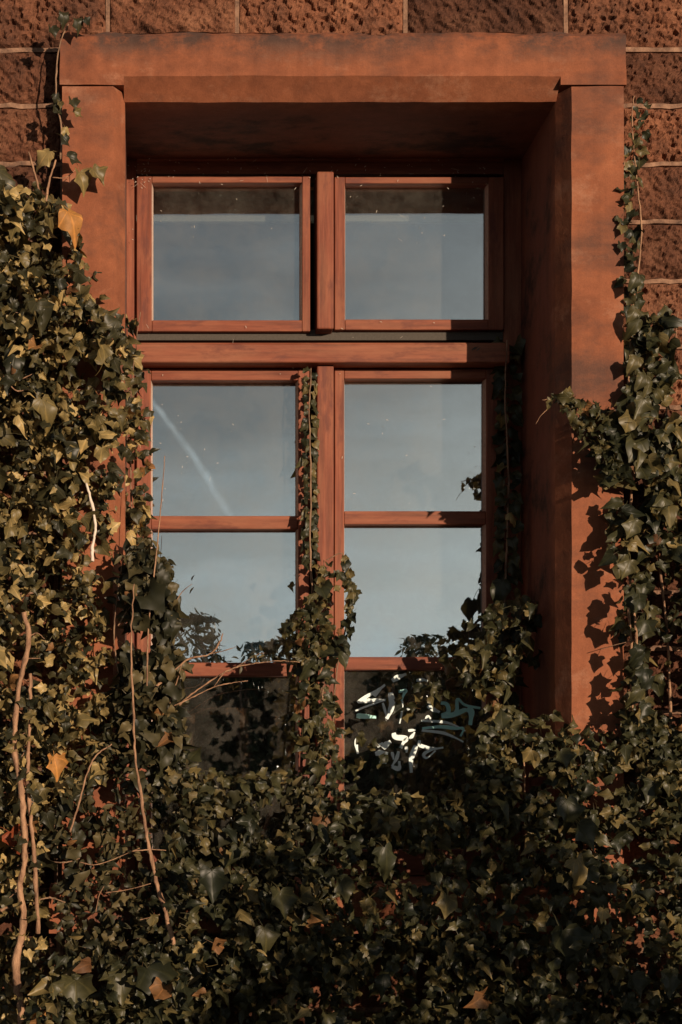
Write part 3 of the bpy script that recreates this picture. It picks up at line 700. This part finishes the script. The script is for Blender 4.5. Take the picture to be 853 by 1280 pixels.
stL = [st_([(27, 1300), (27, 1262), (20, 1212), (30, 1150), (25, 1110), (31, 1070), (27, 990), (18, 930), (23, 868), (36, 800), (30, 765)], -0.205, .0098, .0055, M_BARK),
       st_([(48, 1166), (45, 1100), (39, 1030), (35, 962), (38, 900), (38, 842)], -0.20, .0052, .004, M_BARK),
       st_([(0, 1138), (18, 1130), (27, 1105)], -0.17, .005, .003, M_BARK), st_([(42, 1075), (80, 1078), (100, 1073)], -0.17, .002, .001), st_([(40, 1130), (60, 1122), (82, 1128)], -0.168, .003, .0015),
       st_([(116, 702), (116, 680), (120, 660), (115, 630), (108, 604)], -0.13, .0042, .003, mat_plain('bleached_stem', (0.7, 0.58, 0.48), 0.7, 60, .15)),
       st_([(57, 258), (62, 225), (70, 200)], -0.04, .0028, .0018, M_BARK), st_([(50, 240), (42, 210), (36, 190)], -0.03, .003, .002, M_BARK), st_([(66, 222), (82, 222), (95, 212)], -0.045, .0014, .001, M_BARK),
       st_([(76, 200), (77, 160), (70, 120), (74, 60), (86, 30)], -0.012, .0025, .0014, M_TWIG), st_([(5, 470), (22, 475), (42, 467)], -0.15, .002, .001, M_BARK), st_([(5, 470), (20, 488), (38, 486)], -0.15, .002, .001, M_BARK),
       st_([(-40, 1300), (-30, 900), (-10, 600), (20, 400), (40, 300)], 0.03, .014, .006, M_TWIG), st_([(80, 1300), (70, 1000), (80, 700), (95, 500), (85, 330)], 0.03, .010, .004, M_TWIG)]
for _ in range(32):
    py = r1.uniform(780, 1270); LV.append((place(W(r1.gauss(30, 14), py, -.21), r1.uniform(.02, .04), (.5, .8), .9, 1.2, r1), 'ivy', None))
for k in range(16):     # rootlets and small side shoots off the trunks
    py = 800 + k * 29 + r1.uniform(-8, 8); x0 = 27 if k % 2 else 38; sgn = r1.choice((-1, 1)); l = r1.uniform(8, 24)
    stL.append(st_([(x0, py), (x0 + sgn * l * .5, py - r1.uniform(0, 8)), (x0 + sgn * l, py - r1.uniform(-6, 12))], -.19, .0016, .0007, M_BARK, 'side_shoot'))
plant('ivy_plant', (X(20), -0.05, 0), 'dense olive ivy covering the wall and left jamb, with thick pale woody stems', 'ivy', LV, M_IVYL, stL)

# --- vine on the left edge of the frame
r2 = random.Random(12)
V2 = fill([(150, 395), (172, 400), (186, 470), (186, 560), (180, 640), (196, 700), (170, 720), (150, 690), (150, 560), (143, 470)], 190, lambda px, py, rr: 0.26 - rr.random() * 0.16, (0.02, 0.034), ['ivy', 'ivy_young', 'heart'], r2, holes=[[(140, 640), (155, 640), (155, 700), (140, 700)]])
plant('ivy_plant', (X(165, .2), 0.2, SILL), 'slender ivy vine of small rounded leaves climbing the left frame post', 'ivy', V2, M_IVYL,
      [st_([(168, 720), (165, 640), (163, 560), (166, 480), (160, 410)], 0.2, .003, .0015), st_([(160, 720), (157, 640), (158, 560), (170, 430), (176, 390)], 0.17, .0022, .001)])

# --- leafy shrub with thin upright stems, left of the lower panes
r3 = random.Random(13)
polyS = [(152, 690), (190, 670), (212, 700), (224, 735), (216, 790), (232, 830), (226, 870), (238, 940), (250, 985), (330, 975), (400, 990), (420, 1060), (380, 1160), (280, 1220), (160, 1220), (80, 1190), (60, 1010), (110, 960), (140, 900), (150, 800)]
holesS = [[(112, 955), (150, 958), (150, 1012), (118, 1012)], [(88, 1048), (122, 1050), (120, 1062), (88, 1062)]]
V3 = fill(polyS, 2600, lambda px, py, rr: -0.02 - rr.random() * (0.10 + .1 * max(0, (py - 900) / 300)), (0.018, 0.036), ['blade', 'blade', 'ivy_young'], r3, up=(.3, .7), side=.9, spread=1.4, holes=holesS)
V3 += fill([(160, 690), (205, 690), (222, 740), (212, 800), (225, 870), (225, 950), (160, 950), (150, 800)], 420, lambda px, py, rr: -0.04 - rr.random() * 0.12, (0.024, 0.046), ['heart', 'ivy_young', 'ivy'], r3)
for px, py, s, a in ((207, 715, .042, -.5), (214, 745, .044, .8), (212, 780, .045, .6), (198, 705, .03, 0)):
    V3.append((leaf_matrix(W(px, py, -.14), s, (.45, -1, .2), (math.sin(a), 0, -math.cos(a))), 'ivy', M_IVYL))
stS = [st_([(220, 1188), (207, 1140), (194, 1095), (183, 1040), (176, 990), (169, 940), (167, 880), (164, 800), (168, 730)], -0.235, .0055, .0014, M_BARK),
       st_([(88, 1040), (100, 1000), (108, 970), (120, 945), (140, 930)], -0.2, .0026, .0014, M_BARK), st_([(184, 860), (185, 800), (190, 740), (197, 680), (204, 600), (206, 570)], -0.16, .0022, .0009, M_BARK),
       st_([(150, 850), (143, 800), (146, 750), (153, 705)], -0.1, .002, .001), st_([(148, 782), (162, 760), (177, 747)], -0.1, .0016, .001, M_BARK),
       st_([(190, 862), (212, 845), (235, 824), (262, 818), (275, 802), (279, 792)], -0.12, .0030, .0015, M_BARK, 'twig'), st_([(262, 818), (285, 812), (296, 808)], -0.12, .0012, .0006, M_TWIG, 'twig'),
       st_([(205, 900), (232, 874), (262, 852), (290, 836), (320, 829), (352, 826), (375, 828)], -0.10, .0026, .0008, M_BARK, 'twig'), st_([(205, 888), (240, 872), (270, 858), (295, 853), (310, 851)], -0.12, .0020, .0008, M_BARK, 'twig'),
       st_([(268, 858), (275, 848), (282, 839)], -0.12, .0012, .0008, M_BARK, 'twig'), st_([(212, 880), (222, 850), (228, 828)], -0.12, .0014, .001, M_BARK, 'twig'), st_([(180, 862), (190, 845), (175, 830)], -.12, .002, .001, M_TWIG, 'twig'),
       st_([(285, 840), (305, 828), (322, 818), (333, 816)], -0.10, .0012, .0008, M_TWIG, 'twig'), st_([(215, 760), (228, 740), (240, 730)], -0.14, .0014, .0008, M_TWIG, 'twig'),
       st_([(100, 1078), (125, 1080), (175, 1060)], -.21, .0012, .0008, M_BARK, 'twig'), st_([(165, 1064), (190, 1062), (208, 1063)], -.24, .0014, .0008, M_BARK, 'twig'), st_([(120, 1140), (124, 1120), (130, 1108)], -.22, .0012, .001, M_BARK, 'twig'),
       st_([(175, 1150), (190, 1146), (200, 1143)], -.24, .0012, .0008, M_BARK, 'twig'), st_([(132, 1116), (160, 1112), (190, 1104)], -.22, .0012, .0008, M_BARK, 'twig')]
for px, py in ((322, 816), (328, 814), (334, 812), (331, 819), (318, 818), (312, 822), (362, 818), (370, 823), (356, 822), (240, 726), (243, 734), (296, 806), (299, 824), (302, 832), (380, 830), (384, 824)):
    V3.append((place(W(px, py, -0.11), 0.02, (.2, .8), .8, 1.5, r3), 'blade', None))
plant('leafy_shrub', (X(180), -0.15, 0), 'thin stemmed leafy shrub with bare twigs reaching across the lower left pane', 'shrub', V3, M_SHR, stS)

# --- mullion vine: two neat rows of small leaves
r4 = random.Random(14)
V4 = []; YV = 0.395
for i in range(58):
    py = 462 + i * 4.3 + r4.uniform(-1.2, 1.2); px = 388 + (3.6 if i % 2 else -3.2) + r4.uniform(-2, 2); s = r4.uniform(.018, .027) * (1 + .2 * i / 58)
    V4.append((leaf_matrix(W(px, py, YV - r4.uniform(.012, .03)), s, (r4.gauss(.1, .35), -1, r4.gauss(.5, .3)), ((1 if i % 2 else -1) * r4.uniform(.3, 1.2), -.2, -1)), 'ivy_young', None))
V4 += fill([(380, 692), (432, 690), (446, 735), (440, 790), (428, 800), (402, 785), (380, 740)], 22, lambda px, py, rr: .27 - rr.random() * .08, (.018, .03), ['ivy', 'ivy_young'], r4)
for i in range(26):
    py = 695 + i * 4; px = 430 + 10 * math.sin(i / 26 * 3) + r4.uniform(-5, 5)
    V4.append((place(W(px, py, .27), r4.uniform(.02, .03), (.3, .5), .4, .7, r4), 'ivy_young', None))
for i in range(24):
    py = 705 + i * 4; px = 405 + r4.uniform(-8, 8); V4.append((place(W(px, py, .28), r4.uniform(.02, .03), (.3, .5), .4, .7, r4), 'ivy', None))
V4 += fill([(356, 780), (378, 752), (392, 745), (432, 800), (418, 860), (428, 950), (380, 955), (370, 900)], 230, lambda px, py, rr: .27 - rr.random() * .2, (.018, .036), ['ivy', 'ivy', 'ivy_young'], r4)
plant('ivy_plant', (X(390, .3), 0.3, SILL), 'ivy climbing the central mullion as a narrow ladder of tiny leaves', 'ivy', V4, M_IVY,
      [st_([(398, 980), (402, 860), (392, 760), (388, 690), (389, 600), (387, 520), (389, 460)], 0.334, .004, .0014), st_([(415, 980), (420, 850), (436, 760), (430, 695), (408, 700)], 0.28, .003, .0012), st_([(396, 960), (408, 800), (405, 700)], .3, .003, .0015)], limit=300)

# --- vine on the right frame post and the clump at its foot, spreading over the graffiti
r5 = random.Random(15)
V5 = []
for i in range(50):
    py = 425 + i * 6.6 + r5.uniform(-2, 2); px = 634 + (6 if i % 2 else -5) + r5.uniform(-3, 3); s = r5.uniform(.034, .048)
    V5.append((leaf_matrix(W(px, py, (0.40 if py < 590 else 0.36) - r5.uniform(0, .03)), s, (r5.gauss(-.2, .35), -1, r5.gauss(.6, .3)), ((1 if i % 2 else -1) * r5.uniform(.2, 1.1), -.2, -1)), 'ivy', M_IVYL))
for px, py, s, a in ((628, 728, .070, -.2), (652, 748, .040, .6), (663, 775, .055, .6), (645, 782, .055, .1), (655, 795, .055, .5), (617, 770, .04, .9), (600, 790, .04, .2), (630, 790, .045, -.3), (638, 868, .055, .1), (672, 752, .05, .9)):
    V5.append((leaf_matrix(W(px, py, .25), s, (-.2 + a * .3, -1, .35), (math.sin(a), 0, -math.cos(a))), 'heart' if s > .05 else 'ivy', None))
V5 += fill([(575, 800), (600, 775), (625, 745), (680, 760), (680, 810), (640, 850), (660, 900), (650, 990), (600, 990), (600, 900), (596, 858), (560, 842)], 260, lambda px, py, rr: .28 - rr.random() * .18, (.02, .040), ['ivy', 'ivy', 'ivy_young', 'heart'], r5,
           holes=[[(510, 855), (612, 865), (600, 975), (510, 965)], [(660, 820), (700, 820), (700, 920), (650, 900)], [(480, 900), (530, 905), (520, 965), (475, 965)]])
V5 += fill([(436, 900), (455, 895), (480, 915), (490, 870), (505, 850), (520, 862), (600, 835), (590, 855), (530, 885), (505, 900), (500, 915), (480, 960), (436, 960)], 26, lambda px, py, rr: .24 - rr.random() * .08, (.022, .036), ['ivy', 'ivy_young'], r5)
plant('ivy_plant', (X(630, .3), 0.3, SILL), 'ivy climbing the shaded right frame post with larger dull green leaves at its foot', 'ivy', V5, M_IVY,
      [st_([(640, 990), (636, 860), (632, 740), (636, 600), (632, 500), (634, 425)], 0.336, .004, .0015), st_([(640, 900), (600, 850), (560, 850), (520, 890)], .24, .003, .0012), st_([(585, 845), (598, 862), (615, 866)], .2, .0015, .001, M_BARK), st_([(620, 900), (622, 830), (618, 770)], .27, .003, .0015),
       st_([(640, 1152), (650, 1110), (657, 1060), (656, 980), (654, 905)], -.02, .0035, .0018, M_BARK)], limit=300)

# --- right ivy on the wall, hanging leaves cast their shadows on the jamb
r6 = random.Random(16)
V6 = fill([(768, 545), (790, 480), (880, 500), (1050, 480), (1050, 1000), (760, 960), (778, 850), (778, 760), (770, 690), (762, 620)], 1500, lambda px, py, rr: .03 - rr.random() ** 1.2 * .12, (.018, .042), ['ivy', 'ivy', 'heart', 'ivy_young'], r6, up=(.3,.7), side=.8, holes=[[(812, 690), (860, 700), (860, 740), (820, 735)], [(806, 800), (860, 770), (860, 880), (812, 880)], [(815, 440), (860, 440), (860, 520), (820, 500)]])
for i in range(66):
    py = 125 + i * 5.6; px = 793 + 10 * math.sin(py / 60) + (7 if i % 2 else -8) + r6.uniform(-4, 4)
    V6.append((place(W(px, py, .02 - r6.random() * .03), r6.uniform(.024, .04) * (0.75 + .5 * i / 66), (.4, .5), .4, .8, r6), 'ivy', None))
V6 += fill([(770, 440), (800, 400), (835, 380), (845, 500), (780, 520)], 70, lambda px, py, rr: .02 - rr.random() * .05, (.03, .048), ['ivy', 'heart'], r6)
V6 += fill([(680, 497), (700, 488), (725, 492), (745, 512), (765, 540), (780, 600), (750, 590), (722, 520), (700, 506)], 95, lambda px, py, rr: -.06 - rr.random() * .05, (.018, .032), ['ivy_young', 'ivy'], r6, side=.8, spread=1.5)
V6 += fill([(745, 520), (800, 500), (850, 520), (850, 660), (790, 680), (755, 600)], 150, lambda px, py, rr: -.02 - rr.random() * .08, (.030, .052), ['ivy', 'heart'], r6)
# free leaves on short stalks in front of the jamb's right edge
for px, py in ((792, 400), (790, 448), (800, 470), (792, 345), (790, 385)) : V6.append((leaf_matrix(W(px + 6, py, -.045), .042, (.1, -1, .2), (-.6, 0, -1)), 'heart', None))
for px, py in ((800, 500), (785, 520), (790, 650), (784, 700), (792, 742)): V6.append((leaf_matrix(W(px + 4, py, -.10), .055, (.2, -1, .15), (-.5, 0, -1)), 'ivy', None))
for k, py in enumerate((748, 775, 806, 836, 862, 880)):
    V6.append((leaf_matrix(W(800 + (k % 2) * 6, py, -.125), .044, (.3, -1, .15), (-.55 + .1 * (k % 3), 0, -1)), 'ivy', None))
    V6.append((leaf_matrix(W(812 - (k % 3) * 5, py + 10, -.07), .042, (.3, -1, .25), (-.4, 0, -1)), 'ivy', None))
plant('ivy_plant', (X(810), 0, 0), 'green ivy on the wall right of the window, one sprig reaching across the jamb', 'ivy', V6, M_IVY,
      [st_([(800, 1000), (790, 880), (796, 800), (785, 700), (790, 600), (786, 480), (792, 380), (802, 300), (797, 230), (790, 150), (793, 120)], .0, .0042, .0014, M_BARK),
       st_([(840, 1000), (835, 800), (820, 640), (838, 480), (848, 390)], .02, .004, .0015, M_BARK), st_([(780, 560), (755, 530), (735, 508), (700, 498), (678, 500)], [-.03, -.06, -.08, -.08, -.08], .0026, .001, M_BARK), st_([(684, 512), (676, 520), (670, 530)], -.08, .001, .0006, M_BARK),
       st_([(794, 800), (770, 806), (750, 812)], -.04, .0012, .0008), st_([(786, 760), (790, 820), (788, 900)], -.03, .003, .003, M_BARK)], limit=300)

# --- low ivy bank along the foot of the wall, rising over the sill
r7 = random.Random(17)
def ybank(px, py, rr):
    k = max(0, min(1, (py - 930) / 260)); return 0.0 - rr.random() ** 1.5 * (.07 + .32 * k)
V7 = fill([(200, 960), (232, 945), (300, 975), (360, 955), (440, 955), (470, 985), (560, 985), (600, 920), (640, 890), (672, 925), (715, 925), (770, 905), (800, 890), (853, 900), (1050, 900), (1050, 1420), (-60, 1420), (0, 1290), (60, 1200), (200, 1180)], 9000, ybank, (.013, .041), ['ivy', 'ivy', 'ivy', 'heart', 'ivy_young'], r7, up=(.85, .8), side=.95, spread=1.1,
          holes=[[(716, 915), (775, 905), (780, 940), (716, 950)], [(735, 985), (772, 990), (768, 1008), (735, 1008)]])
V7 += fill([(600, 900), (853, 890), (853, 1000), (600, 1000)], 240, lambda px, py, rr: -.02 - rr.random() * .1, (.022, .036), ['ivy', 'ivy_young'], r7, up=(.6, .7), side=.8, spread=1.2, holes=[[(716, 860), (778, 860), (778, 925), (716, 930)]])
for px, py, s, a in ((702, 1165, .105, .25), (708, 1000, .07, .2), (725, 1030, .075, .3), (720, 1075, .07, .5), (350, 1115, .07, .1), (428, 1100, .06, .1), (265, 1090, .075, 0), (150, 1215, .075, .1), (185, 1210, .085, .3), (95, 1225, .07, 0), (230, 1240, .065, -.2), (700, 940, .05, .2), (330, 1160, .06, .3), (560, 1120, .06, -.2), (480, 1060, .065, .4), (790, 1220, .06, .2)):
    V7.append((leaf_matrix(W(px, py, -.34), s, (.1 + a * .6, -1, .45), (math.sin(a), -.2, -math.cos(a))), 'heart' if s > .09 else 'ivy', None))
lowr = random.Random(5)
for _ in range(900):      # down to the ground, below the picture
    V7.append((place((lowr.uniform(-1.2, 1.4), -.02 - lowr.random() * .4, lowr.uniform(0.02, 1.05)), lowr.uniform(.05, .08), (.5, .5), .6, .9, lowr), 'ivy', None))
V7 += [(place(W(r7.uniform(0, 853), r7.uniform(1080, 1275), -.33), r7.uniform(.02, .04), (.4, .6), .7, 1.2, r7), r7.choice(('ivy', 'blade')), M_IVYL) for _ in range(60)]
plant('ivy_plant', (X(480), -.15, 0), 'dark glossy bank of ivy filling the foot of the picture below the window', 'ivy', V7, M_IVY,
      [st_([(300, 1400), (330, 1200), (360, 1050), (400, 960)], .0, .008, .004), st_([(640, 1400), (650, 1250), (640, 1152)], -.03, .005, .0036, M_BARK), st_([(560, 1400), (560, 1150), (600, 1000)], 0, .008, .003), st_([(655, 1120), (690, 1130), (705, 1140)], -.1, .0015, .001, M_TWIG)], limit=300)

# ------------------------------------------------------------------ cobwebs and seed fluff caught on the window head
rw = random.Random(21); bm = bmesh.new()
for _ in range(190):
    if rw.random() < .55: px, py = rw.uniform(160, 190) if rw.random() < .4 else rw.uniform(190, 610), rw.uniform(186, 232)
    else: px, py = rw.uniform(162, 625), rw.choice((rw.uniform(230, 300), rw.uniform(400, 470), rw.uniform(480, 640)))
    a = rw.uniform(0, 3.14); l = rw.uniform(.6, 3.5) if rw.random() < .86 else rw.uniform(5, 11); th = .0003 if l > 3.5 else .0007
    p = W(px, py, .405); d = Vector((math.cos(a), rw.uniform(-.3, .3), math.sin(a))) * l * .00108
    tube(bm, [p - d, p + Vector((0, 0, rw.uniform(-.001, .001))), p + d], [th * .6, th, th * .5], 4)
cw = obj('cobweb', bm, M_WEB); tag(cw, 'pale cobweb threads and seed fluff caught on the window head and panes', 'cobweb', kind='stuff')

# ------------------------------------------------------------------ what stands behind the photographer: seen in the panes, plus an added unseen shrub shading the bank
def tree_leaves(cx, cy, z0, z1, rx, ry, n, size, rr, shape=1.0):
    out = []
    blobs = [(cx + rr.gauss(0, rx * .45), cy + rr.gauss(0, ry * .45), z0 + (z1 - z0) * rr.random() ** shape, rr.uniform(.25, .5)) for _ in range(14)]
    for _ in range(n):
        bx, by, bz, br = rr.choice(blobs); th = rr.uniform(0, 6.28); el = math.asin(rr.uniform(-1, 1)); q = rr.random() ** .35 * br
        p = (bx + rx * q * math.cos(th) * math.cos(el), by + ry * q * math.sin(th) * math.cos(el), min(z1, bz + (z1 - z0) * .5 * q * math.sin(el)))
        if p[2] < .05: continue
        out.append((leaf_matrix(p, size * rr.uniform(.7, 1.3), (rr.gauss(0, 1), rr.gauss(0, 1), rr.gauss(.4, 1)), (rr.gauss(0, 1), rr.gauss(0, 1), -1)), 'heart' if size < .1 else 'blade', None))
    return out
def far_tree(x, y, h, w, label, n=420, size=.28, seed=0, slim=False):
    rr = random.Random(seed)
    lv = tree_leaves(x, y, h * (.2 if not slim else .1), h, w, w, n, size, rr, .8)
    st = [([Vector((x, y, 0)), Vector((x + .1, y, h * .4)), Vector((x, y + .1, h * .92))], .16, .03, M_TWIG, 'trunk')]
    for k in range(5):
        a = rr.uniform(0, 6.28); st.append(([Vector((x, y, h * (.3 + .1 * k))), Vector((x + math.cos(a) * w * .5, y + math.sin(a) * w * .5, h * (.5 + .1 * k)))], .06, .015, M_TWIG, 'limb'))
    return plant('tree', (x, y, 0), label, 'tree', lv, M_FAR, st, limit=0, group='trees across the garden')
YT0 = -30.0
def mirror(px, py, L=30.0):   # where a thing L metres before the glass stands when it is seen in the pane at px, py
    k = L + .366 + D + .366 - .366
    return X0 + (px - VX) / F * (L + D + .37), EYE + (HY - py) / F * (L + D + .37)
tx, tz = mirror(262, 775)
far_tree(tx - .35, -29.6, tz + .1, .8, 'tall slim tree mirrored in the lower left pane, left of a forked pair', 3500, .16, 31, True)
far_tree(tx + .62, -29.4, mirror(285, 795)[1], .7, 'shorter slim tree mirrored beside the tall one in the lower left pane', 3000, .16, 32, True)
labs = ['low broad tree at the far left end of the garden row', 'low tree left of the two slim trees in the garden row', 'low tree behind the two slim trees in the garden row', 'low tree right of the two slim trees in the garden row',
        'low rounded tree in the middle of the garden row', 'low tree right of the middle of the garden row', 'low tree near the right end of the garden row', 'low broad tree at the far right end of the garden row']
far_tree(mirror(560, 800)[0], -29.2, mirror(560, 792)[1], 1.1, 'round bushy tree mirrored low in the right hand pane', 2600, .15, 33)
for i in range(8):
    far_tree(-6 + i * 2.7, -31 - (i % 2), 4.0 + .25 * math.sin(i * 2.1), 2.3, labs[i], 3200, .40, 50 + i)
rg = random.Random(43); GL = []
hx0, hx1, hy, hh = -9.0, 15.0, -33.5, 4.6
bm = bmesh.new(); box(bm, hx0, hx1, hy - 1, hy - .2, 0, hh - .35); bmesh.ops.subdivide_edges(bm, edges=[e for e in bm.edges if e.calc_length() > 5], cuts=40); weather(bm, .25, 1.3)
hedge = plant('clipped_hedge', ((hx0 + hx1) / 2, hy, 0), 'long tall dark hedge across the garden, mirrored in the lowest panes', 'hedge',
    [(leaf_matrix((rg.uniform(hx0, hx1), hy + rg.uniform(-.5, .1), rg.uniform(.3, hh) if rg.random() < .6 else rg.uniform(hh - .5, hh + .1)), rg.uniform(.18, .3), (rg.gauss(0, .6), 1, rg.gauss(.3, .6)), (rg.gauss(0, 1), 0, -1)), 'heart', None) for _ in range(7000)], M_FAR, (), limit=0)
obj('branch_core', bm, M_SOIL, hedge)
rh = random.Random(41); HV = []  # shrub added out of view to dapple and shade the low ivy
for bx, by, top in ((1.15, -2.5, 1.82), (1.6, -2.7, 1.92), (2.1, -2.6, 1.98), (2.7, -2.8, 2.0)):
    HV += tree_leaves(bx, by, .3, top, .36, .34, 620, .06, rh, .8)
plant('shade_shrub', (1.9, -2.6, 0), 'leafy shrub added out of view on the right to shade the ivy bank', 'shrub', HV, M_IVY,
      [([Vector((1.9, -2.6, 0)), Vector((1.6 + .4 * k, -2.6, .9)), Vector((1.1 + .55 * k, -2.6, 1.9))], .02, .005, M_TWIG) for k in range(4)], limit=0)
